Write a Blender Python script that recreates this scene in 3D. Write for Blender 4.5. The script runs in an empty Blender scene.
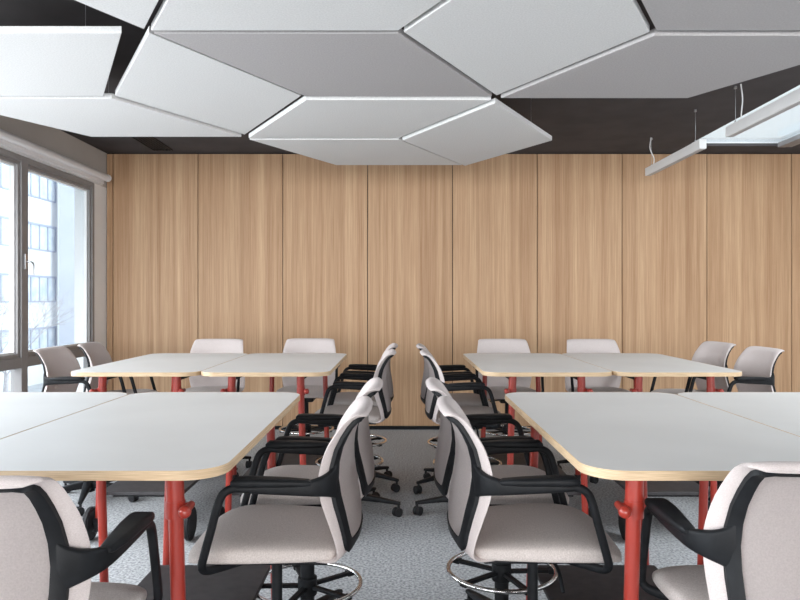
import bpy, bmesh, math, random
from mathutils import Vector, Matrix
random.seed(7)
PI = math.pi
C = bpy.context.scene.collection
F = 685.0; H = 1.46
WALL_Y = 7.72; CEIL = 3.117; LEFT_X = -3.313; RIGHT_X = 5.7; BACK_Y = -8.2

# ------------------------------------------------------------------ materials
def new_mat(name, col=(.5,.5,.5), rough=.5, metal=0.0, spec=.5):
    m = bpy.data.materials.new(name); m.use_nodes = True
    b = m.node_tree.nodes['Principled BSDF']
    b.inputs['Base Color'].default_value = (*col, 1)
    b.inputs['Roughness'].default_value = rough
    b.inputs['Metallic'].default_value = metal
    b.inputs['Specular IOR Level'].default_value = spec
    return m
def N(m, t): return m.node_tree.nodes.new(t)
def L(m, a, b): m.node_tree.links.new(a, b)
def noisy(m, c1, c2, scale=(1,1,1), nscale=10, detail=3, bump=0.0, bdist=.002, lo=.35, hi=.65, coord='Object'):
    b = m.node_tree.nodes['Principled BSDF']
    tc = N(m,'ShaderNodeTexCoord'); mp = N(m,'ShaderNodeMapping'); mp.inputs['Scale'].default_value = scale
    nz = N(m,'ShaderNodeTexNoise'); nz.inputs['Scale'].default_value = nscale; nz.inputs['Detail'].default_value = detail
    rp = N(m,'ShaderNodeValToRGB'); rp.color_ramp.elements[0].position = lo; rp.color_ramp.elements[1].position = hi
    rp.color_ramp.elements[0].color = (*c1,1); rp.color_ramp.elements[1].color = (*c2,1)
    L(m, tc.outputs[coord], mp.inputs[0]); L(m, mp.outputs[0], nz.inputs['Vector']); L(m, nz.outputs['Fac'], rp.inputs[0])
    L(m, rp.outputs[0], b.inputs['Base Color'])
    if bump:
        bp = N(m,'ShaderNodeBump'); bp.inputs['Strength'].default_value = bump; bp.inputs['Distance'].default_value = bdist
        L(m, nz.outputs['Fac'], bp.inputs['Height']); L(m, bp.outputs[0], b.inputs['Normal'])
    return m, rp

def wood_wall():
    m = new_mat('oak_veneer', rough=.5, spec=.3)
    b = m.node_tree.nodes['Principled BSDF']
    tc = N(m,'ShaderNodeTexCoord')
    sx = N(m,'ShaderNodeSeparateXYZ'); L(m, tc.outputs['Object'], sx.inputs[0])
    # each panel is a different veneer sheet: offset the grain by the panel number
    fl = N(m,'ShaderNodeMath'); fl.operation='MULTIPLY_ADD'; fl.inputs[1].default_value = 1/.956; fl.inputs[2].default_value = 2.277/.956
    L(m, sx.outputs[0], fl.inputs[0])
    f2 = N(m,'ShaderNodeMath'); f2.operation='FLOOR'; L(m, fl.outputs[0], f2.inputs[0])
    f3 = N(m,'ShaderNodeMath'); f3.operation='MULTIPLY'; f3.inputs[1].default_value = 3.71; L(m, f2.outputs[0], f3.inputs[0])
    cb = N(m,'ShaderNodeCombineXYZ'); L(m, sx.outputs[0], cb.inputs[0]); L(m, f3.outputs[0], cb.inputs[1]); L(m, sx.outputs[2], cb.inputs[2])
    def nz(scale, s, d, rough=.6):
        mp = N(m,'ShaderNodeMapping'); mp.inputs['Scale'].default_value = scale; L(m, cb.outputs[0], mp.inputs[0])
        n = N(m,'ShaderNodeTexNoise'); n.inputs['Scale'].default_value = s; n.inputs['Detail'].default_value = d; n.inputs['Roughness'].default_value = rough
        L(m, mp.outputs[0], n.inputs['Vector']); return n
    n1 = nz((9,1,.12), 1.6, 4); n2 = nz((60,1,.7), 2.2, 5, .7); n3 = nz((3,1,.05),1,1)
    r1 = N(m,'ShaderNodeValToRGB'); r1.color_ramp.elements[0].position=.3; r1.color_ramp.elements[1].position=.7
    r1.color_ramp.elements[0].color=(.46,.275,.155,1); r1.color_ramp.elements[1].color=(.66,.45,.28,1); L(m, n1.outputs['Fac'], r1.inputs[0])
    r2 = N(m,'ShaderNodeValToRGB'); r2.color_ramp.elements[0].position=.38; r2.color_ramp.elements[1].position=.62
    r2.color_ramp.elements[0].color=(.78,.72,.67,1); r2.color_ramp.elements[1].color=(1,1,1,1); L(m, n2.outputs['Fac'], r2.inputs[0])
    r3 = N(m,'ShaderNodeValToRGB'); r3.color_ramp.elements[0].position=.3; r3.color_ramp.elements[1].position=.7
    r3.color_ramp.elements[0].color=(.88,.86,.84,1); r3.color_ramp.elements[1].color=(1.0,1,1,1); L(m, n3.outputs['Fac'], r3.inputs[0])
    a = N(m,'ShaderNodeMixRGB'); a.blend_type='MULTIPLY'; a.inputs[0].default_value=1; L(m, r1.outputs[0], a.inputs[1]); L(m, r2.outputs[0], a.inputs[2])
    c = N(m,'ShaderNodeMixRGB'); c.blend_type='MULTIPLY'; c.inputs[0].default_value=1; L(m, a.outputs[0], c.inputs[1]); L(m, r3.outputs[0], c.inputs[2])
    L(m, c.outputs[0], b.inputs['Base Color'])
    return m
M = {}
M['oak'] = wood_wall()
M['carpet'], _ = noisy(new_mat('grey_carpet', rough=.95, spec=.1), (.27,.275,.285), (.54,.55,.565), (1,1,1), 70, 6, .6, .005, .38,.62)
M['ceiling'], _ = noisy(new_mat('charcoal_ceiling', rough=.9, spec=.1), (.085,.078,.080), (.10,.092,.094), (1,1,1), 3, 2)
M['wall'] , _ = noisy(new_mat('warm_grey_paint', rough=.9, spec=.15), (.56,.53,.50), (.60,.57,.54), (1,1,1), 2, 2)
M['white_wall'], _ = noisy(new_mat('white_paint', rough=.85, spec=.15), (.84,.84,.84), (.88,.88,.88), (1,1,1), 2, 2)
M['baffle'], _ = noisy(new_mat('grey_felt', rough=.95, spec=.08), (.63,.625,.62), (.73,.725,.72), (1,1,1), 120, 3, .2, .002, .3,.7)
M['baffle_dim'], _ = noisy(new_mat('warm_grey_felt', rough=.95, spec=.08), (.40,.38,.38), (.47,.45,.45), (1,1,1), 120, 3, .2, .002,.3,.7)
M['alu'] , _ = noisy(new_mat('grey_window_aluminium', rough=.45, spec=.4), (.25,.24,.24), (.28,.27,.27), (1,1,1), 4, 2)
M['white_metal'], _ = noisy(new_mat('white_powder_coat', rough=.4), (.78,.78,.78), (.82,.82,.82), (1,1,1), 6, 2)
M['lamp_under'] = new_mat('lamp_diffuser', (.45,.45,.46), .5)
M['blind'], _ = noisy(new_mat('blind_fabric', rough=.6), (.78,.77,.78), (.83,.82,.83), (1,.1,1), 30, 2)
M['laminate'], _ = noisy(new_mat('grey_laminate', rough=.42, spec=.45), (.66,.655,.645), (.69,.685,.675), (1,1,1), 3, 2)
M['ply'], _ = noisy(new_mat('birch_edge', rough=.55), (.46,.32,.19), (.66,.49,.31), (3,3,160), 4, 4)
M['red'], _ = noisy(new_mat('red_powder_coat', rough=.28, spec=.6), (.29,.028,.017), (.33,.033,.021), (1,1,1), 8, 2)
M['black'], _ = noisy(new_mat('black_plastic', rough=.5, spec=.2), (.007,.0075,.009), (.011,.012,.014), (1,1,1), 30, 2)
M['rubber'], _ = noisy(new_mat('dark_rubber', rough=.6, spec=.35), (.012,.012,.014), (.02,.02,.022), (1,1,1), 30, 2)
M['shelf'], _ = noisy(new_mat('dark_grey_laminate', rough=.55, spec=.4), (.035,.033,.036), (.05,.047,.05), (1,1,1), 20, 3)
M['chrome'] = new_mat('polished_chrome', (.75,.74,.73), .12, 1.0)
M['steel'] = new_mat('satin_steel', (.45,.45,.46), .35, 1.0)
M['seat_fabric'], _ = noisy(new_mat('beige_seat_fabric', rough=.95, spec=.12), (.46,.405,.38), (.62,.56,.53), (1,1,1), 260, 4, .35, .0015,.3,.7)
M['back_fabric'], _ = noisy(new_mat('pale_pink_knit', rough=.9, spec=.12), (.52,.455,.44), (.63,.565,.55), (1,1,2.2), 300, 3, .5, .0015,.3,.7)
M['panel_fabric'], _ = noisy(new_mat('pale_knit_panel', rough=.9, spec=.12), (.56,.505,.49), (.64,.58,.565), (1,1,1), 260, 3, .3, .001,.3,.7)
M['facade'], _ = noisy(new_mat('white_render', rough=.9), (.80,.80,.80), (.86,.86,.86), (1,1,1), .6, 3)
M['facade_grey'], _ = noisy(new_mat('pale_lavender_render', rough=.9), (.70,.72,.80), (.76,.78,.85), (1,1,1), .3, 3)
M['far_glass'], _ = noisy(new_mat('office_glass', rough=.25, spec=.6), (.55,.62,.70), (.86,.88,.90), (1,1,1), .9, 3)
M['far_frame'] = new_mat('office_window_frame', (.42,.45,.54), .6)
M['bark'], _ = noisy(new_mat('pale_bark', rough=.9), (.40,.38,.40), (.55,.52,.54), (1,1,1), 9, 3)
M['asphalt'], _ = noisy(new_mat('street_paving', rough=.9), (.55,.56,.57), (.65,.66,.67), (1,1,1), 1.5, 4)
def glass_mat():
    m = bpy.data.materials.new('window_glass'); m.use_nodes = True; nt = m.node_tree
    nt.nodes.clear(); o = N(m,'ShaderNodeOutputMaterial'); mx = N(m,'ShaderNodeMixShader')
    t = N(m,'ShaderNodeBsdfTransparent'); t.inputs[0].default_value = (.93,.95,.96,1)
    g = N(m,'ShaderNodeBsdfGlossy'); g.inputs['Roughness'].default_value = .02
    lw = N(m,'ShaderNodeLayerWeight'); lw.inputs[0].default_value = .5
    pw = N(m,'ShaderNodeMath'); pw.operation='POWER'; pw.inputs[1].default_value = 4.0; L(m, lw.outputs['Facing'], pw.inputs[0])
    fr = N(m,'ShaderNodeMath'); fr.operation='MULTIPLY_ADD'; fr.inputs[1].default_value = .35; fr.inputs[2].default_value = .02; L(m, pw.outputs[0], fr.inputs[0])
    L(m, fr.outputs[0], mx.inputs[0]); L(m, t.outputs[0], mx.inputs[1]); L(m, g.outputs[0], mx.inputs[2]); L(m, mx.outputs[0], o.inputs[0])
    return m
M['glass'] = glass_mat()

# ------------------------------------------------------------------ mesh helpers
def bm_new(): return bmesh.new()
def box(bm, c, s, rot=None):
    r = bmesh.ops.create_cube(bm, size=1)
    mt = Matrix.Translation(c) @ (rot or Matrix.Identity(4)) @ Matrix.Diagonal((*s,1))
    bmesh.ops.transform(bm, matrix=mt, verts=r['verts']); return r['verts']
def box2(bm, a, b):
    return box(bm, [(a[i]+b[i])/2 for i in range(3)], [abs(b[i]-a[i]) for i in range(3)])
def cyl(bm, p0, p1, r0, r1=None, seg=20):
    r1 = r0 if r1 is None else r1
    p0 = Vector(p0); p1 = Vector(p1); d = p1-p0
    q = d.to_track_quat('Z','Y').to_matrix().to_4x4()
    r = bmesh.ops.create_cone(bm, cap_ends=True, segments=seg, radius1=r0, radius2=r1, depth=d.length)
    bmesh.ops.transform(bm, matrix=Matrix.Translation((p0+p1)/2) @ q, verts=r['verts']); return r['verts']
def ball(bm, c, r, s=(1,1,1)):
    v = bmesh.ops.create_uvsphere(bm, u_segments=16, v_segments=10, radius=r)
    bmesh.ops.transform(bm, matrix=Matrix.Translation(c) @ Matrix.Diagonal((*s,1)), verts=v['verts'])
def loft(bm, rings, closed_ring=True, cap=True, closed_path=False):
    vs = [[bm.verts.new(p) for p in r] for r in rings]
    n = len(rings[0]); K = len(rings)
    for i in range(K if closed_path else K-1):
        j = (i+1) % K
        for k in range(n if closed_ring else n-1):
            a = (k+1) % n
            bm.faces.new((vs[i][k], vs[i][a], vs[j][a], vs[j][k]))
    if cap and not closed_path:
        bm.faces.new(list(reversed(vs[0]))); bm.faces.new(vs[-1])
    return vs
def sm(pts, n=6):
    """Catmull-Rom through points"""
    P = [Vector(p) for p in pts]; P = [P[0]*2-P[1]] + P + [P[-1]*2-P[-2]]; out = []
    for i in range(1, len(P)-2):
        for k in range(n):
            t = k/n; a,b,c,d = P[i-1],P[i],P[i+1],P[i+2]
            out.append(.5*((2*b)+(c-a)*t+(2*a-5*b+4*c-d)*t*t+(3*b-a-3*c+d)*t**3))
    out.append(P[-2]); return out
def rrect(w, h, r, n=3):
    r = min(r, w/2-1e-4, h/2-1e-4); out = []
    for cx, cy, a0 in ((w/2-r,h/2-r,0),(-w/2+r,h/2-r,PI/2),(-w/2+r,-h/2+r,PI),(w/2-r,-h/2+r,1.5*PI)):
        for k in range(n+1):
            a = a0+k*PI/2/n; out.append((cx+r*math.cos(a), cy+r*math.sin(a)))
    return out
def sweep(bm, path, prof, up=(1,0,0), closed=False, scales=None):
    """prof: list of (a,b); a along 'side' = up vector kept near, b = perpendicular"""
    P = [Vector(p) for p in path]; K = len(P); rings = []; U = Vector(up)
    for i in range(K):
        if closed: t = P[(i+1)%K]-P[i-1]
        else: t = P[min(i+1,K-1)]-P[max(i-1,0)]
        t.normalize(); s = (U - t*U.dot(t)).normalized(); b = t.cross(s)
        sc = scales[i] if scales else (1,1)
        rings.append([P[i]+s*(a*sc[0])+b*(c*sc[1]) for a,c in prof])
    loft(bm, rings, closed_path=closed)
def circ(r, n=12): return [(r*math.cos(2*PI*k/n), r*math.sin(2*PI*k/n)) for k in range(n)]

def obj(name, bm, mat, parent=None, smooth=True, bevel=0, loc=None, rot=None, subsurf=0, ang=35):
    bmesh.ops.recalc_face_normals(bm, faces=bm.faces)
    me = bpy.data.meshes.new(name); bm.to_mesh(me); bm.free()
    mats = mat if isinstance(mat,(list,tuple)) else [mat]
    for m in mats: me.materials.append(M[m] if isinstance(m,str) else m)
    o = bpy.data.objects.new(name, me); C.objects.link(o)
    if parent is not None: o.parent = parent
    if loc is not None: o.location = loc
    if rot is not None: o.rotation_euler = rot
    if bevel:
        md = o.modifiers.new('bevel','BEVEL'); md.width = bevel; md.segments = 2; md.limit_method='ANGLE'; md.angle_limit = math.radians(40)
    if subsurf:
        md = o.modifiers.new('sub','SUBSURF'); md.levels = subsurf; md.render_levels = subsurf
    if smooth:
        for p in me.polygons: p.use_smooth = True
        try: me.set_sharp_from_angle(angle=math.radians(ang))
        except Exception: pass
    return o
def empty(name, loc=(0,0,0), rz=0, parent=None):
    o = bpy.data.objects.new(name, None); C.objects.link(o); o.location = loc; o.rotation_euler = (0,0,rz); o.empty_display_size=.2
    if parent is not None: o.parent = parent
    return o
def tag(o, label=None, cat=None, group=None, kind=None):
    if label: o['label'] = label
    if cat: o['category'] = cat
    if group: o['group'] = group
    if kind: o['kind'] = kind
    return o
def struct(o, label, cat): return tag(o, label, cat, kind='structure')
def copy_tree(o, parent=None):
    c = o.copy(); C.objects.link(c); c.parent = parent
    for ch in list(o.children): copy_tree(ch, c)
    return c

# ------------------------------------------------------------------ room shell
b = bm_new(); box2(b, (LEFT_X-.25, BACK_Y-.2, -.15), (RIGHT_X+.15, WALL_Y+.1, 0))
struct(obj('floor', b, 'carpet', smooth=False), 'grey flecked carpet floor of the meeting room', 'floor')
# back wall: veneered panels with shadow gaps
b = bm_new()
box2(b, (LEFT_X-.25, WALL_Y+.03, 0), (RIGHT_X+.15, WALL_Y+.2, CEIL+.1))
struct(obj('wall_back_core', b, 'black', smooth=False), 'black backing seen in the joints of the oak panelling', 'wall')
b = bm_new()
edges = [LEFT_X+.005, -3.235] + [-2.277+.956*i for i in range(0, 9)]
edges = [e for e in edges if e < RIGHT_X] + [RIGHT_X]
for i in range(len(edges)-1):
    g = .0045
    box2(b, (edges[i]+g, WALL_Y, .042), (edges[i+1]-g, WALL_Y+.035, CEIL-.012))
struct(obj('wall_back', b, 'oak', smooth=False), 'oak veneer panelled wall with thin dark vertical joints', 'wall')
b = bm_new(); box2(b, (LEFT_X, WALL_Y-.004, 0), (RIGHT_X, WALL_Y+.03, .036))
struct(obj('baseboard_back', b, 'black', smooth=False), 'black recessed skirting below the oak wall', 'baseboard')
# ceiling with skylight opening
SX0, SX1, SY0, SY1 = 3.08, 4.09, 1.2, 7.37
b = bm_new(); t = .25
t = .03
x0, x1, y0, y1 = LEFT_X-.25, RIGHT_X+.15, BACK_Y-.2, WALL_Y+.2
for a in (((x0,y0),(SX0,y1)), ((SX1,y0),(x1,y1)), ((SX0,SY1),(SX1,y1)), ((SX0,y0),(SX1,SY0))):
    box2(b, (*a[0],CEIL), (*a[1],CEIL+t))
struct(obj('ceiling', b, 'ceiling', smooth=False), 'dark charcoal ceiling above the hanging panels', 'ceiling')
b = bm_new(); w = .05; zt = CEIL+.09
for a in (((SX0-w,SY0-w),(SX0,SY1+w)), ((SX1,SY0-w),(SX1+w,SY1+w)), ((SX0,SY1),(SX1,SY1+w)), ((SX0,SY0-w),(SX1,SY0))):
    box2(b, (*a[0],CEIL+.03), (*a[1],zt))
sk = struct(obj('window_skylight', b, 'white_wall', smooth=False), 'long rectangular skylight with white reveals in the dark ceiling', 'skylight')
b = bm_new(); box2(b, (SX0-.03,SY0-.03,CEIL+.034), (SX1+.03,SY1+.03,CEIL+.044)); obj('glass_pane', b, 'glass', sk, smooth=False)
# right wall, rear wall with big window openings
b = bm_new(); box2(b, (RIGHT_X, BACK_Y-.2, 0), (RIGHT_X+.15, WALL_Y+.03, CEIL))
struct(obj('wall_right', b, 'white_wall', smooth=False), 'white plastered side wall to the right', 'wall')
b = bm_new()
box2(b, (LEFT_X, BACK_Y-.2, 0), (RIGHT_X, BACK_Y, .25)); box2(b, (LEFT_X, BACK_Y-.2, 2.85), (RIGHT_X, BACK_Y, CEIL))
for x in (LEFT_X, -.9, 1.4, 3.6): box2(b, (x, BACK_Y-.2, .25), (x+.12, BACK_Y, 2.85))
box2(b, (RIGHT_X-.2, BACK_Y-.2, .25), (RIGHT_X, BACK_Y, 2.85))
struct(obj('wall_rear', b, 'white_wall', smooth=False), 'glazed wall behind the viewer with tall openings', 'wall')
# left wall
WT = 2.725; WB = .06; WY1 = 7.43
b = bm_new()
box2(b, (LEFT_X-.22, BACK_Y-.2, WT), (LEFT_X, WALL_Y+.03, CEIL))
struct(obj('wall_left', b, 'wall', smooth=False), 'warm grey wall band above the windows', 'wall')
b = bm_new(); box2(b, (LEFT_X-.22, WY1, 0), (LEFT_X, WALL_Y+.03, WT)); box2(b, (LEFT_X-.22, BACK_Y-.2, 0), (LEFT_X, WY1, WB))
box2(b, (LEFT_X-.22, BACK_Y-.2, WB), (LEFT_X, -7.95, WT))
struct(obj('wall_left_pier', b, 'white_wall', smooth=False), 'narrow white window reveal beside the oak wall', 'wall')
# windows: bays along the left wall
GX = LEFT_X-.07
mull = [WY1, 6.05, 4.65, 3.25, 1.85, .45, -.95, -2.35, -3.75, -5.15, -6.55, -7.95]
for i in range(11):
    ya, yb = mull[i+1], mull[i]
    w = struct(empty('window_%d' % (i+1), (GX, ya, 0)), 'grey aluminium framed window bay number counted from the oak wall', 'window')
    w['label'] = ('tall grey framed window nearest the oak wall', 'grey framed window cut by the left edge of the picture')[i] if i < 2 else 'grey framed window further along the left wall'
    bm = bm_new()
    def bar(y0, y1, z0, z1, xa=-.03, xb=.07): box2(bm, (xa, y0-ya, z0), (xb, y1-ya, z1))
    m0 = .06 if i < 10 else .0
    bar(yb-.05 if i==0 else yb-.0, yb, WB, WT) if i==0 else None
    bar(ya-.05, ya+.05, WB, WT)
    a, c = ya+.05, (yb-.05)
    bar(a, c, WT-.05, WT); bar(a, c, .865, .955); bar(a, c, WB, WB+.05)
    obj('frame', bm, 'alu', w, bevel=.004, smooth=False)
    bm = bm_new()   # sash
    z0, z1 = .955, WT-.05
    for (p,q,r,s) in ((a,a+.035,z0,z1),(c-.035,c,z0,z1),(a+.035,c-.035,z0,z0+.035),(a+.035,c-.035,z1-.035,z1)): box2(bm, (-.02,p-ya,r),(.055,q-ya,s))
    obj('sash', bm, 'alu', w, bevel=.004, smooth=False)
    bm = bm_new()   # pale glazing bead
    a2, c2 = a+.035, c-.035; z0 += .035; z1 -= .035
    for (p,q,r,s) in ((a2,a2+.016,z0,z1),(c2-.016,c2,z0,z1),(a2+.016,c2-.016,z0,z0+.016),(a2+.016,c2-.016,z1-.016,z1)): box2(bm, (-.01,p-ya,r),(.03,q-ya,s))
    obj('glazing_bead', bm, 'white_metal', w, smooth=False)
    bm = bm_new(); box2(bm, (0,a2-ya,z0),(.006,c2-ya,z1)); obj('glass_pane', bm, 'glass', w, smooth=False)
    bm = bm_new(); box2(bm, (0,a-ya,WB+.05),(.006,c-ya,.865)); obj('glass_pane', bm, 'glass', w, smooth=False)
    bm = bm_new()   # lever handle on the bar between the two sashes
    box(bm, (.078,.0,1.80), (.014,.03,.13))
    sweep(bm, sm([(.085,0,1.80),(.115,0,1.80),(.125,.01,1.795),(.127,.035,1.78),(.127,.045,1.74),(.127,.045,1.68)],4), circ(.007,8), up=(0,.3,1))
    obj('handle', bm, 'steel', w)
# white reveal trim above the window frames
b = bm_new(); box2(b, (LEFT_X, -7.95, WT-.0), (LEFT_X+.03, WALL_Y-.15, WT+.035))
struct(obj('trim_1', b, 'white_metal', smooth=False), 'slim white trim running under the roller blind', 'trim')
# roller blind, rolled up
bl = tag(empty('roller_blind', (LEFT_X+.085, 2.5, 2.805)), 'white rolled up roller blind along the top of the left windows', 'blind')
bm = bm_new(); cyl(bm, (0,-4.8,0), (0,5.05,0), .036, seg=24); obj('blind_roll', bm, 'blind', bl)
bm = bm_new(); cyl(bm, (0,5.05,0), (0,5.07,0), .041, seg=24); box2(bm, (-.085,5.055,-.03),(0,5.07,.03)); obj('end_bracket', bm, 'white_metal', bl)
bm = bm_new(); box2(bm, (-.04,-4.8,-.055),(-.028,5.03,-.01)); cyl(bm,(-.034,-4.8,-.06),(-.034,5.03,-.06),.011,seg=10); obj('bottom_bar', bm, 'blind', bl)

# ceiling vent
v = tag(empty('ceiling_vent', (-2.615, 7.22, CEIL)), 'black slotted air vent in the dark ceiling near the oak wall', 'vent')
bm = bm_new()
for (a,c) in (((-.11,-.33),(-.095,.33)),((.095,-.33),(.11,.33)),((-.11,-.33),(.11,-.315)),((-.11,.315),(.11,.33))): box2(bm,(a[0],a[1],-.012),(c[0],c[1],0))
obj('frame', bm, 'black', v, smooth=False)
bm = bm_new()
for k in range(-2,3): box2(bm, (k*.035-.006,-.315,-.009),(k*.035+.006,.315,0))
obj('slats', bm, 'rubber', v, smooth=False)

# ------------------------------------------------------------------ hanging acoustic panels
s = 1.22; hx = s/2
ry = {k: 3.297+1.057*k for k in range(-4,5)}
ZP = H+1.29
def PT(i, r): return (i*hx, ry[r])
panels = [
 # pts, inset, tilt(dz per x, dz per y), z offset, material, label
 ([PT(-2,0),PT(-1,-1),PT(-2,-2),PT(-3,-1)], 0, 'baffle', 'white felt ceiling panel whose lower tip shows at the top left'),
 ([(-2.50,ry[0]),(-2*hx-.10,ry[0]),(-3*hx-.04,ry[1]),(-3.13,ry[1])], 0, 'baffle', 'pale felt ceiling panel leftmost under the dark gap at the top left'),
 ([(-3.02,ry[1]),PT(-3,1),PT(-2,2),PT(-4,2)], -0.005, 'baffle', 'pale slanted felt ceiling panel nearest the windows above the roller blind'),
 ([PT(-2,0),PT(-1,1),PT(-2,2),PT(-3,1)], 0.008, 'baffle', 'white upright diamond ceiling panel left of the middle with bright edges'),
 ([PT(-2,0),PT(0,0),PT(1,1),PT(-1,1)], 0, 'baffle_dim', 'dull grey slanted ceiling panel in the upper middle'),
 ([PT(-2,0),PT(-1,-1),PT(1,-1),PT(0,0)], 0, 'baffle', 'pale ceiling panel cut by the top edge left of centre'),
 ([PT(0,0),PT(1,-1),PT(2,0),PT(1,1)], 0.0, 'baffle', 'large white upright diamond ceiling panel cut by the top edge'),
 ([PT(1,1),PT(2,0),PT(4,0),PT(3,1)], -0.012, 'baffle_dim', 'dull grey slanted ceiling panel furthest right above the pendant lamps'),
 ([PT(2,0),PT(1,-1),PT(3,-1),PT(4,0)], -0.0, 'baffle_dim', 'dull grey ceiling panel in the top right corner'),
 ([PT(-1,1),PT(1,1),PT(0,2),PT(-2,2)], -0.015, 'baffle', 'pale slanted ceiling panel in the middle directly below the dull grey one'),
 ([PT(-2,2),PT(0,2),PT(1,3),PT(-1,3)], -0.02, 'baffle', 'pale ceiling panel lowest in the middle and closest to the oak wall'),
 ([PT(0,2),PT(1,1),PT(2,2),PT(1,3)], -0.03, 'baffle', 'small looking white diamond ceiling panel in front of the oak wall'),
]
for pts, hi, mt, lab in panels:
    cx = sum(p[0] for p in pts)/4; cy = sum(p[1] for p in pts)/4
    th = .036; z0 = ZP + hi
    root = tag(empty('acoustic_panel', (cx,cy,z0)), lab, 'ceiling panel', 'felt covered acoustic panels hung from the ceiling')
    bm = bm_new(); g = .016
    q = []
    # inset polygon
    n = len(pts); area = sum(pts[i][0]*pts[(i+1)%n][1]-pts[(i+1)%n][0]*pts[i][1] for i in range(n))
    sg = 1 if area > 0 else -1
    for i in range(n):
        p0 = Vector(pts[i-1]); p1 = Vector(pts[i]); p2 = Vector(pts[(i+1)%n])
        d1 = (p1-p0).normalized(); d2 = (p2-p1).normalized()
        n1 = Vector((-d1.y,d1.x))*sg; n2 = Vector((-d2.y,d2.x))*sg
        k = (n1+n2)/(1+n1.dot(n2)); q.append(p1+k*g)
    lo = [bm.verts.new((p.x-cx,p.y-cy,0)) for p in q]; up = [bm.verts.new((p.x-cx,p.y-cy,th)) for p in q]
    bm.faces.new(lo); bm.faces.new(up)
    for i in range(n): bm.faces.new((lo[i],lo[(i+1)%n],up[(i+1)%n],up[i]))
    obj('felt_board', bm, mt, root, bevel=.003, smooth=False)
    for k in range(n):
        p = q[k]*.72 + Vector((cx,cy))*.28
        bm = bm_new(); cyl(bm, (p.x-cx,p.y-cy,th-.004), (p.x-cx,p.y-cy,CEIL-z0), .0012, seg=6)
        obj('wire', bm, 'steel', root, smooth=False)

# ------------------------------------------------------------------ linear pendant lamps
def pendant(x, ya, yb, z, lab, mat='white_metal', wires=None, hh=.08, ww=.062):
    root = tag(empty('pendant_lamp', (x,(ya+yb)/2,z)), lab, 'pendant lamp', 'white linear pendant lamps hung at the right')
    l = (yb-ya)/2
    bm = bm_new(); box2(bm, (-ww/2,-l,0),(ww/2,l,hh)); obj('housing', bm, mat, root, bevel=.004, smooth=False)
    bm = bm_new(); box2(bm, (-ww/2+.012,-l+.02,-.003),(ww/2-.012,l-.02,.002)); obj('diffuser', bm, 'lamp_under', root, smooth=False)
    for k, wy in enumerate(wires or (-l+.15, l-.1)):
        bm = bm_new(); cyl(bm, (0,wy,hh), (0,wy,CEIL-z-.018), .0018, seg=6); cyl(bm, (0,wy,hh),(0,wy,hh+.025),.006,seg=8)
        obj('wire', bm, 'steel', root, smooth=False)
        bm = bm_new(); cyl(bm, (0,wy,CEIL-z-.02), (0,wy,CEIL-z), .012, seg=12); obj('ceiling_cap', bm, 'steel', root)
    return root
p1 = pendant(2.57, 5.81, 7.10, 2.745, 'short white pendant lamp with its near end in front of the skylight')
bm = bm_new(); sweep(bm, sm([(.012,.53,.08),(.02,.53,.16),(-.02,.53,.26),(-.01,.53,CEIL-2.745)],6), circ(.005,8), up=(0,1,0)); obj('power_cable', bm, 'white_metal', p1)
p2 = pendant(2.6, 4.1, 5.41, 2.745, 'white pendant lamp running out of the right edge of the picture')
bm = bm_new(); sweep(bm, sm([(.015,.50,.08),(.02,.50,.16),(.028,.50,.26),(.015,.50,CEIL-2.745)],6), circ(.005,8), up=(0,1,0)); obj('power_cable', bm, 'white_metal', p2)
# aluminium rail hanging off the skylight edge
rl = tag(empty('curtain_rail', (4.04, 5.2, CEIL-.05)), 'grey twin metal rail fixed along the right edge of the skylight', 'rail')
bm = bm_new(); box2(bm, (-.06,-2.5,.0),(.02,2.02,.05)); obj('channel', bm, 'alu', rl, smooth=False, bevel=.004)
bm = bm_new(); box2(bm, (.045,-2.5,.01),(.105,2.05,.05)); obj('channel', bm, 'alu', rl, smooth=False, bevel=.004)

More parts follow.
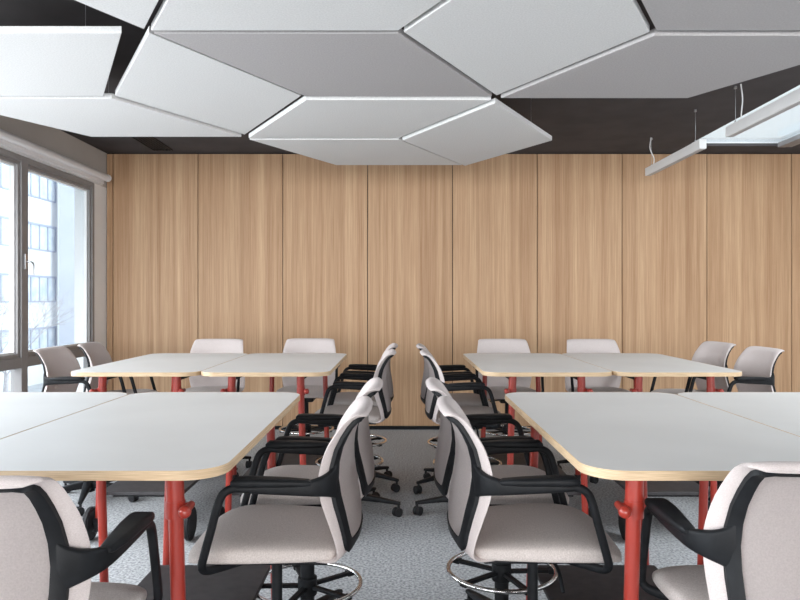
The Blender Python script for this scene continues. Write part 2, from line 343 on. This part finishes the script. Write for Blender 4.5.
# ------------------------------------------------------------------ tables
T = 1.03; TTH = .024
def rounded_outline(w, l, r, n=8):
    return rrect(w, l, r, n)
def make_table(W, Ln, lx0, lx1, knob_sides, lab):
    """W along x, Ln along y, origin at front left corner of the top on the floor. lx0/lx1: leg x positions"""
    root = tag(empty('meeting_table', (0,0,0)), lab, 'table', 'high meeting tables with red legs')
    out = rounded_outline(W, Ln, .105)
    def plate(z0, z1, grow=0, bev=.0015):
        bm = bm_new()
        o2 = rounded_outline(W+2*grow, Ln+2*grow, .105+grow)
        lo = [bm.verts.new((x+W/2,y+Ln/2,z0)) for x,y in o2]; up = [bm.verts.new((x+W/2,y+Ln/2,z1)) for x,y in o2]
        bm.faces.new(lo); bm.faces.new(up); n = len(o2)
        for i in range(n): bm.faces.new((lo[i],lo[(i+1)%n],up[(i+1)%n],up[i]))
        return bm
    obj('tabletop', plate(T-TTH, T, -.002), 'laminate', root, smooth=False)
    bm = bm_new()                       # edge band ring
    oo = rounded_outline(W, Ln, .105); ii = rounded_outline(W-.0016, Ln-.0016, .1042); n = len(oo)
    rings = []
    for k in range(n):
        (x,y),(a,c) = oo[k], ii[k]
        rings.append([Vector((x+W/2,y+Ln/2,T-TTH-.0004)), Vector((x+W/2,y+Ln/2,T-.001)), Vector((a+W/2,c+Ln/2,T+.0004)), Vector((a+W/2,c+Ln/2,T-TTH-.0004))])
    loft(bm, rings, closed_path=True)
    e = obj('edge_band', bm, 'ply', root, ang=50); e['label'] = 'pale birch plywood edge'
    # under frame
    fx0 = lx0 if knob_sides is None or knob_sides[0] is None else knob_sides[0]
    fx1 = lx1 if knob_sides is None or knob_sides[1] is None else knob_sides[1]
    zf = T-TTH
    yf, ybk = .10, Ln-.045
    bm = bm_new()
    for x in (lx0, lx1): box2(bm, (x-.018, yf, zf-.035),(x+.018, ybk, zf))
    for y in (.30, Ln-.30): box2(bm, (lx0, y-.02, zf-.03),(lx1, y+.02, zf))
    obj('under_frame', bm, 'black', root, smooth=False, bevel=.003)
    for x, sd in ((lx0,-1),(lx1,1)):
        for y, front in ((yf,True),(ybk,False)):
            x = (fx0 if sd<0 else fx1) if front else (lx0 if sd<0 else lx1)
            bm = bm_new(); sp = .03*sd
            xm = x+sp*.12; cyl(bm, (x,y,zf-.002), (xm,y,.895), .0235, seg=24); cyl(bm, (xm,y,.90), (x+sp*.9,y,.06), .0195, seg=24)
            lg = obj('leg', bm, 'red', root)
            if front:
                bm = bm_new()
                zc = .905; xc = x+sp*.1
                cyl(bm, (xc,y,zc-.022), (xc,y,zc+.022), .0255, seg=24)
                cyl(bm, (xc,y,zc), (xc+sd*.034,y,zc+.006), .011, seg=16)
                obj('collar', bm, 'red', lg)
                bm = bm_new()
                cyl(bm, (xc+sd*.036,y+.018,zc+.006), (xc+sd*.040,y-.045,zc+.006), .0105, seg=16)
                ball(bm, (xc+sd*.040,y-.048,zc+.006), .0165)
                obj('clamp_knob', bm, 'red', lg)
                bm = bm_new()
                xw = x+sd*.078
                cyl(bm, (xw-.013,y+.01,.10), (xw+.013,y+.01,.10), .10, seg=40)
                cyl(bm, (xw-.017,y+.01,.10), (xw+.017,y+.01,.10), .085, seg=40)
                w = obj('wheel', bm, 'rubber', root, bevel=.004)
                bm = bm_new(); cyl(bm, (x+sp*.8,y+.01,.10), (xw,y+.01,.10), .012, seg=12); box2(bm,(x+sp*.9-.022,y-.02,.06),(x+sp*.9+.022,y+.03,.14)); obj('axle', bm, 'black', w)
            else:
                bm = bm_new(); cyl(bm, (x+sp*.9,y,.062), (x+sp,y,.0), .0255, .022, seg=20); obj('foot', bm, 'rubber', lg)
    # lower shelf between the legs
    bm = bm_new(); box2(bm, (lx0-.035+.0, yf+.04, .262),(lx1-.01+.035, yf+.04+1.18, .284)); 
    obj('shelf', bm, 'shelf', root, bevel=.003, smooth=False)
    bm = bm_new()
    for y in (yf+.12, yf+1.12): box2(bm, (lx0+.02, y-.015, .235),(lx1-.02, y+.015, .262))
    obj('shelf_bracket', bm, 'black', root, smooth=False)
    return root
NF, LN = 1.722, 1.475; FF = 4.06
WU = .783
def place_table(x, y, l0, l1, lab, front=None):
    t = make_table(WU, LN, l0, l1, front, lab); t.location = (x, y, 0); return t
# left cluster: right unit spans -1.235..-.452 near, shifted .035 far
place_table(-.452-WU, NF, .185, .635, 'left foreground high table, the one beside the aisle', (.06,None))
place_table(-.452-2*WU-.002, NF, .185, .635, 'left foreground high table, the one cut by the left picture edge')
place_table(-.422-WU, FF, .185, .600, 'left background high table, the one beside the aisle')
place_table(-.422-2*WU-.002, FF, .185, .635, 'left background high table, the one nearest the windows')
place_table(.475, NF, .15, .63, 'right foreground high table, the one beside the aisle', (None,.74))
place_table(.475+WU+.002, NF, .15, .63, 'right foreground high table, the one cut by the right picture edge')
place_table(.500, FF, .185, .60, 'right background high table, the one beside the aisle')
place_table(.500+WU+.002, FF, .165, .60, 'right background high table, the one furthest to the right')

# ------------------------------------------------------------------ chair
SEAT = .712
def make_chair():
    root = empty('drafting_chair')
    # seat: lofted along y (forward = +y)
    secs = [ # y, half width, top z, bottom z
      (-.225,.170,.690,.668),(-.215,.200,.704,.660),(-.19,.216,.710,.657),(-.10,.226,.716,.656),(.0,.236,.720,.656),
      (.08,.239,.722,.656),(.14,.239,.720,.656),(.19,.236,.712,.656),(.225,.230,.698,.657),(.25,.217,.679,.658),(.258,.205,.665,.660)]
    bm = bm_new(); rings = []
    for y,hw,zt,zb in secs:
        pr = []
        zm = (zt+zb)/2; hh = (zt-zb)/2
        for k in range(28):
            a = 2*PI*k/28; ca, sa = math.cos(a), math.sin(a); e = .28
            x = hw*math.copysign(abs(ca)**e, ca); z = hh*math.copysign(abs(sa)**.55, sa)
            # waterfall: edges of the cushion sag slightly
            pr.append((x, y - .03*(abs(x)/.236)**4*max(0,(y-.05)/.2), zm+z-.006*(x/.236)**2))
        rings.append(pr)
    loft(bm, rings)
    obj('seat', bm, 'seat_fabric', root, ang=80, subsurf=1)
    bm = bm_new(); box(bm, (0,0,.652), (.40,.38,.014)); sp = obj('seat_pan', bm, 'black', root, bevel=.006)
    # backrest profile (y,z) centre line, half width, side wing forward offset
    prof = [(-.150,.660),(-.212,.661),(-.250,.680),(-.266,.722),(-.264,.785),(-.252,.86),(-.242,.93),(-.243,1.00),(-.256,1.050),(-.273,1.085),(-.290,1.102),(-.306,1.105),(-.317,1.098)]
    wid  = [.195,.212,.225,.234,.239,.241,.238,.228,.219,.212,.207,.198,.174]
    wing = [.005,.012,.026,.045,.062,.074,.070,.052,.036,.026,.018,.012,.008]
    pr3 = sm([(0,y,z) for y,z in prof], 4); w3 = sm([(a,b,0) for a,b in zip(wid,wing)], 4)
    K = len(pr3)
    def cen(i): return pr3[i], w3[i].x, w3[i].y
    def nrm(i):
        t = (pr3[min(i+1,K-1)]-pr3[max(i-1,0)]).normalized(); return Vector((0, t.z, -t.y))   # forward/up facing
    def surf(i, u, off=0.0):
        p, w, wg = cen(i)
        d = wg*abs(u)**2.2
        return Vector((u*w, p.y+d, p.z)) + nrm(i)*off
    nu = 17; us = [-1+2*k/(nu-1) for k in range(nu)]
    bm = bm_new(); th = .011; rings = []
    for i in range(K):
        th = .011*(1-.5*max(0,(i-K+7)/6))
        f = [surf(i,u, th*(1-.55*abs(u)**6)) for u in us]; r = [surf(i,u,-th*(1-.55*abs(u)**6)) for u in reversed(us)]
        side = 1.0
        rings.append([tuple(v) for v in f] + [tuple(surf(i,1.025,0))] + [tuple(v) for v in r] + [tuple(surf(i,-1.025,0))])
    loft(bm, rings)
    back = obj('backrest', bm, 'back_fabric', root, ang=70)
    # black ring frame on the rear: strip between outer and inner contour, thickness behind shell
    i0, i1 = int(K*.20), K-1.8
    def contour(mu, ia, ib, rc):
        """rounded rectangle in (u, s) parameter space"""
        pts = []
        sw = [(mu,-1),(mu,1),(-mu,1),(-mu,-1)]
        ra, rb = rc, rc*1.0
        S = lambda t: ia+(ib-ia)*(t+1)/2
        n = 7; cs = [(mu-ra, 1-rb*1.3, 0),(-mu+ra, 1-rb*1.3, PI/2),(-mu+ra,-1+rb*1.3,PI),(mu-ra,-1+rb*1.3,1.5*PI)]
        for ci,(cu,ct,a0) in enumerate(cs):
            for k in range(n+1):
                a = a0+k*PI/2/n; pts.append((cu+ra*math.cos(a), S(ct+rb*1.3*math.sin(a))))
            # straight points to next corner
            nc = cs[(ci+1)%4]; a = nc[2]
            e0 = pts[-1]; e1 = (nc[0]+ra*math.cos(a), S(nc[1]+rb*1.3*math.sin(a)))
            for k in range(1,10): t = k/10; pts.append((e0[0]+(e1[0]-e0[0])*t, e0[1]+(e1[1]-e0[1])*t))
        return pts
    def sp_surf(u, s, off):
        s = max(0, min(K-1.001, s)); i = int(s); f = s-i
        return surf(i,u,off).lerp(surf(min(i+1,K-1),u,off), f)
    co = contour(.895, i0, i1, .13); ci_ = contour(.775, i0+2.8, i1-1.9, .10)
    bm = bm_new(); rings = []
    for (u,s_),(u2,s2) in zip(co, ci_):
        rings.append([sp_surf(u,s_,-.008), sp_surf(u,s_,-.020), sp_surf((u+u2)/2,(s_+s2)/2,-.024), sp_surf(u2,s2,-.022), sp_surf(u2,s2,-.008)])
    loft(bm, rings, closed_path=True)
    obj('back_frame', bm, 'black', root, ang=50)
    # pale rear panel inside frame
    bm = bm_new(); ct = [sp_surf(u*1.0,s_,-.017) for u,s_ in contour(.70, i0+3.3, i1-2.3, .15)]
    # grid panel
    gu = [-.79+1.58*k/12 for k in range(13)]; rows = []
    for k in range(15):
        s_ = (i0+2.8)+((i1-1.5)-(i0+2.8))*k/14
        rows.append([bm.verts.new(sp_surf(u*(.93 if k in (0,14) else 1), s_, -.017)) for u in gu])
    for a in range(14):
        for c in range(12): bm.faces.new((rows[a][c],rows[a][c+1],rows[a+1][c+1],rows[a+1][c]))
    bmesh.ops.solidify(bm, geom=bm.faces[:], thickness=.004)
    obj('rear_panel', bm, 'panel_fabric', back, ang=60)
    # arms
    for sd in (-1,1):
        bm = bm_new()
        # yoke from the frame out to the pad: tapering web
        st = [(.192,-.212,.968,.845),(.203,-.210,.954,.852),(.219,-.203,.943,.860),(.238,-.188,.934,.868),(.256,-.162,.927,.874),(.265,-.125,.921,.878),(.268,-.06,.916,.882),(.268,.02,.912,.886),(.268,.070,.910,.890)]
        P = sm([(sd*a,b_,(c+d)/2) for a,b_,c,d in st],3); Hs = sm([((c-d),(.020 if q<3 else .026),0) for q,(a,b_,c,d) in enumerate(st)],3); rings = []
        for i,p in enumerate(P):
            t = (P[min(i+1,len(P)-1)]-P[max(i-1,0)]); t.z = 0; t.normalize(); side = t.cross(Vector((0,0,1))).normalized()
            rings.append([p+side*a+Vector((0,0,1))*c for a,c in rrect(Hs[i].y,Hs[i].x,.009,3)])
        loft(bm, rings)
        # front tube
        tp = sm([(sd*.268,.03,.901),(sd*.268,.075,.902),(sd*.269,.108,.888),(sd*.269,.126,.855),(sd*.269,.148,.775),(sd*.268,.170,.695),(sd*.264,.176,.665),(sd*.245,.165,.648),(sd*.20,.12,.645),(sd*.14,.06,.645)],5)
        sweep(bm, tp, rrect(.022,.025,.009,3), up=(1,0,0))
        arm = obj('armrest', bm, 'black', root, ang=50)
        bm = bm_new(); rings = []
        for y,hw,z,h2 in ((-.150,.012,0.917,.005),(-.140,.017,0.918,.009),(-.08,.024,0.919,.012),(.0,.029,0.920,.013),(.055,.031,0.920,.013),(.078,.029,0.920,.011),(.086,.024,0.919,.006)):
            rings.append([(sd*(.264+ (0.004 if y<0 else 0))+a, y, z+c) for a,c in rrect(2*hw,2*h2,h2*.8,3)])
        loft(bm, rings); obj('arm_pad', bm, 'black', arm, ang=50)
    # mechanism, column, base
    bm = bm_new(); box(bm,(0,.0,.622),(.14,.20,.045)); box(bm,(0,-.10,.635),(.08,.10,.03)); mech = obj('tilt_mechanism', bm, 'black', root, bevel=.01)
    bm = bm_new(); sweep(bm, sm([(.06,.04,.62),(.13,.05,.615),(.19,.05,.60),(.225,.05,.57)],4), circ(.006,8), up=(0,1,0)); obj('lever', bm, 'black', mech)
    bm = bm_new(); cyl(bm,(0,0,.10),(0,0,.42),.030,seg=20); cyl(bm,(0,0,.42),(0,0,.61),.018,seg=16); obj('gas_column', bm, 'black', root)
    # foot ring, origin movable
    zr = .36
    bm = bm_new(); sweep(bm, [(.225*math.cos(2*PI*k/48),.225*math.sin(2*PI*k/48),0) for k in range(48)], circ(.0095,10), up=(0,0,1), closed=True)
    ring = obj('foot_ring', bm, 'chrome', root, loc=(0,0,zr), ang=80)
    bm = bm_new(); cyl(bm,(0,0,-.045),(0,0,.03),.041,seg=20)
    for k in range(5):
        a = 2*PI*k/5+.35
        rot = Matrix.Rotation(a,4,'Z')
        vs = box(bm,(.125,0,-.008),(.19,.026,.014)); bmesh.ops.transform(bm, matrix=rot, verts=vs)
        vs = box(bm,(.213,0,-.008),(.03,.034,.020)); bmesh.ops.transform(bm, matrix=rot, verts=vs)
    obj('ring_spokes', bm, 'black', ring, bevel=.003)
    bm = bm_new(); cyl(bm,(0,0,.075),(0,0,.165),.045,.038,seg=20)
    for k in range(5):
        a = 2*PI*k/5+PI/2; d = Vector((math.cos(a),math.sin(a),0)); n = Vector((-d.y,d.x,0)); rings = []
        for r,z,w,h in ((.02,.125,.030,.026),(.10,.120,.026,.022),(.22,.105,.020,.016),(.32,.090,.016,.012),(.352,.086,.014,.010)):
            rings.append([d*r+n*a2+Vector((0,0,z+c2)) for a2,c2 in rrect(2*w,2*h,.008,2)])
        loft(bm, rings)
    obj('star_base', bm, 'black', root, ang=50)
    for k in range(5):
        a = 2*PI*k/5+PI/2; d = Vector((math.cos(a),math.sin(a),0))*.340; ca = a+1.1+k*.7
        ax = Vector((math.cos(ca),math.sin(ca),0)); tr = Vector((-ax.y,ax.x,0))*.012
        bm = bm_new(); c = d+tr+Vector((0,0,.030))
        for sg in (-1,1): cyl(bm, c+ax*.006*sg, c+ax*.024*sg, .030,seg=20)
        cyl(bm, d+Vector((0,0,.04)), d+Vector((0,0,.09)), .009, seg=10)
        cyl(bm, c-ax*.010, c+ax*.010, .022, seg=14)
        obj('castor', bm, 'rubber', root, bevel=.002)
    return root
# facing 0 = +y ; rz rotates
proto = make_chair()
G = 'pale high drafting chairs around the tables'
spots = [
 (-.413, 2.30,  90, -.02, 'nearest chair in the left aisle row, side on with its whole seat visible'),
 (-.392, 2.90,  90, -.10, 'second nearest chair in the left aisle row, just behind the nearest one'),
 (-.345, 4.68,  90, .0, 'third chair from the viewer in the left aisle row, at the background table'),
 (-.335, 5.36,  90, .0, 'fourth chair in the left aisle row, closest to the oak wall'),
 (.447, 2.31, -90, -.02, 'nearest chair in the right aisle row, side on with its whole seat visible'),
 (.430, 2.90, -90, -.04, 'second nearest chair in the right aisle row, just behind the nearest one'),
 (.455, 4.64, -90, .0, 'third chair from the viewer in the right aisle row, at the background table'),
 (.445, 5.30, -90, .0, 'fourth chair in the right aisle row, closest to the oak wall'),
 (-.906, 1.635, 0, .0, 'bottom left foreground chair seen from behind and cut by the frame'),
 (.947, 1.754, 0, .0, 'bottom right foreground chair seen from behind and cut by the frame'),
 (-1.60, 5.79, 180, .0, 'chair facing the viewer behind the left background tables, the one nearer the windows'),
 (-.80, 5.86, 180, .0, 'chair facing the viewer behind the left background tables, the one nearer the aisle'),
 (.905, 5.79, 180, .0, 'chair facing the viewer behind the right background tables, the one nearer the aisle'),
 (1.68, 5.76, 180, .0, 'chair facing the viewer behind the right background tables, the one further right'),
 (-2.26, 4.97, -90, .0, 'end chair by the window with its black armrest in view, leftmost of all'),
 (-2.23, 5.55, -84, .0, 'end chair between the window and the left background table, second from the left'),
 (2.38, 4.97, 92, .0, 'end chair at the right background table, rightmost with its black armrest in view'),
 (2.34, 5.58, 96, .0, 'end chair at the right background table, partly behind the tabletop beside the rightmost chair'),
]
for i,(x,y,a,dr,lab) in enumerate(spots):
    o = proto if i == 0 else copy_tree(proto)
    o.location = (x,y,0); o.rotation_euler = (0,0,math.radians(a)); tag(o, lab, 'chair', G)
    o['dr'] = dr; o['br'] = {0:0,1:36,2:27,3:12,4:0,5:36,6:36,7:-10}.get(i, (i*23)%72-36)
for o in list(C.objects):
    if o.name.startswith('drafting_chair') and o.parent is None:
        for ch in o.children:
            if ch.name.startswith('foot_ring'): ch.location.z = .36 + o['dr']
            elif ch.name.startswith(('star_base','castor')): ch.rotation_euler.z = math.radians(o['br'])
        del o['dr']; del o['br']

# ------------------------------------------------------------------ outside
b = bm_new(); box2(b, (-60,-20,-4.2),(LEFT_X-.3,70,-4.0))
struct(obj('ground', b, 'asphalt', smooth=False), 'pale street ground outside the windows', 'ground')
bx = -23.5
bd = tag(empty('office_building', (bx,25,-4)), 'bright white office building with window bands seen through the left windows', 'building')
b = bm_new(); box2(b, (-8,-25,0),(0,22,22)); obj('wall', b, 'facade', bd, smooth=False)
for fl in range(6):
    zb = 2.0+3.37*fl
    for k in range(10):
        y1 = 21.6-k*4.3; y0 = y1-4.15
        if y1 < -6: continue
        b = bm_new(); box2(b, (-.02,y0,zb),(.05,y1,zb+1.6)); w = obj('window', b, 'far_glass', bd, smooth=False)
        b = bm_new()
        for q in range(5): yy = y0+(y1-y0)*q/4; box2(b, (.0,yy-.06,zb),(.10,yy+.06,zb+1.6))
        box2(b,(0,y0,zb-.06),(.10,y1,zb+.04)); box2(b,(0,y0,zb+1.55),(.14,y1,zb+1.68))
        obj('window_frame', b, 'far_frame', w, smooth=False)
bd2 = tag(empty('plain_building', (-15.5,45,-4)), 'pale lavender windowless building side seen through the window nearest the oak wall', 'building')
b = bm_new(); box2(b, (-7.4,1,0),(12,12,24)); obj('wall', b, 'facade_grey', bd2, smooth=False)
b = bm_new(); box2(b, (-7.5,.9,24),(12.1,12.1,24.4)); obj('parapet', b, 'white_metal', bd2, smooth=False)
def tree(x, y, h, seed, lab):
    rnd = random.Random(seed); root = tag(empty('bare_tree', (x,y,-4)), lab, 'tree', 'bare winter trees outside')
    bm = bm_new(); cyl(bm,(0,0,0),(.1,.1,h*.45),.13,.08,seg=8); obj('trunk', bm, 'bark', root)
    bm = bm_new()
    def br(p, d, l, r, n):
        q = p+d*l; cyl(bm, p, q, r, r*.65, seg=4)
        if n == 0: return
        for k in range(3):
            v = (d+Vector((rnd.uniform(-.8,.8),rnd.uniform(-.8,.8),rnd.uniform(-.3,.5)))).normalized()
            br(q, v, l*rnd.uniform(.6,.8), r*.6, n-1)
    for k in range(5):
        a = 2*PI*k/5; br(Vector((.1,.1,h*.44)), Vector((math.cos(a)*.6,math.sin(a)*.6,.8)).normalized(), h*.2, .028, 5)
    obj('branches', bm, 'bark', root)
tree(-13.2, 19.5, 6.2, 3, 'bare tree in front of the office building, left of the window bar')
tree(-14.8, 25.5, 6.0, 5, 'bare tree in front of the office building, right of the window bar')

# ------------------------------------------------------------------ light
W = bpy.data.worlds.new('world'); bpy.context.scene.world = W; W.use_nodes = True
nt = W.node_tree; bg = nt.nodes['Background']
tc = nt.nodes.new('ShaderNodeTexCoord'); nz = nt.nodes.new('ShaderNodeTexNoise'); nz.inputs['Scale'].default_value = 1.6; nz.inputs['Detail'].default_value = 3
rp = nt.nodes.new('ShaderNodeValToRGB'); rp.color_ramp.elements[0].position=.35; rp.color_ramp.elements[1].position=.65
rp.color_ramp.elements[0].color=(.66,.78,.88,1); rp.color_ramp.elements[1].color=(.80,.86,.88,1)
nt.links.new(tc.outputs['Generated'], nz.inputs['Vector']); nt.links.new(nz.outputs['Fac'], rp.inputs[0]); nt.links.new(rp.outputs[0], bg.inputs[0])
# overcast sky, with an added bright side on the right to light the facade
sx = nt.nodes.new('ShaderNodeSeparateXYZ'); nt.links.new(tc.outputs['Generated'], sx.inputs[0])
mr = nt.nodes.new('ShaderNodeMapRange'); mr.interpolation_type='SMOOTHSTEP'
for k,v_ in (('From Min',.60),('From Max',1.0),('To Min',1.3),('To Max',7.0)): mr.inputs[k].default_value = v_
nt.links.new(sx.outputs[0], mr.inputs['Value']); nt.links.new(mr.outputs['Result'], bg.inputs[1])
def area(name, loc, rot, sx, sy, power, col=(1,1,1), spread=180):
    d = bpy.data.lights.new(name,'AREA'); d.shape='RECTANGLE'; d.size=sx; d.size_y=sy; d.energy=power; d.color=col; d.spread=math.radians(spread)
    o = bpy.data.objects.new(name,d); C.objects.link(o); o.location=loc; o.rotation_euler=rot; return o
area('window_daylight', (LEFT_X-.8, -.9, 1.7), (0,-PI/2+.62,0), 2.2, 12.2, 880, (.98,.985,1))
area('rear_fill_light', (1.2, BACK_Y-.6, 1.55), (PI/2,0,0), 8.4, 2.5, 820, (1,.98,.96))  # added fill lamp behind the viewer for soft frontal light
area('skylight_daylight', ((SX0+SX1)/2, 2.4, zt+.3), (0,0,0), .95, 3.2, 190, (.95,.98,1))

# ------------------------------------------------------------------ camera
cd = bpy.data.cameras.new('camera'); cam = bpy.data.objects.new('camera', cd); C.objects.link(cam)
cam.location = (0,0,H); cam.rotation_euler = (PI/2,0,0); cd.sensor_width = 36; cd.lens = F*36/800; cd.clip_start=.05; cd.clip_end=300
sc = bpy.context.scene; sc.camera = cam
sc.view_settings.view_transform='Standard'; sc.view_settings.look='None'; sc.view_settings.gamma=1; sc.view_settings.use_curve_mapping=False
sc.view_settings.exposure = 0.18
sc.cycles.use_denoising = True
sc.cycles.max_bounces = 10; sc.cycles.diffuse_bounces = 6; sc.cycles.transparent_max_bounces = 12
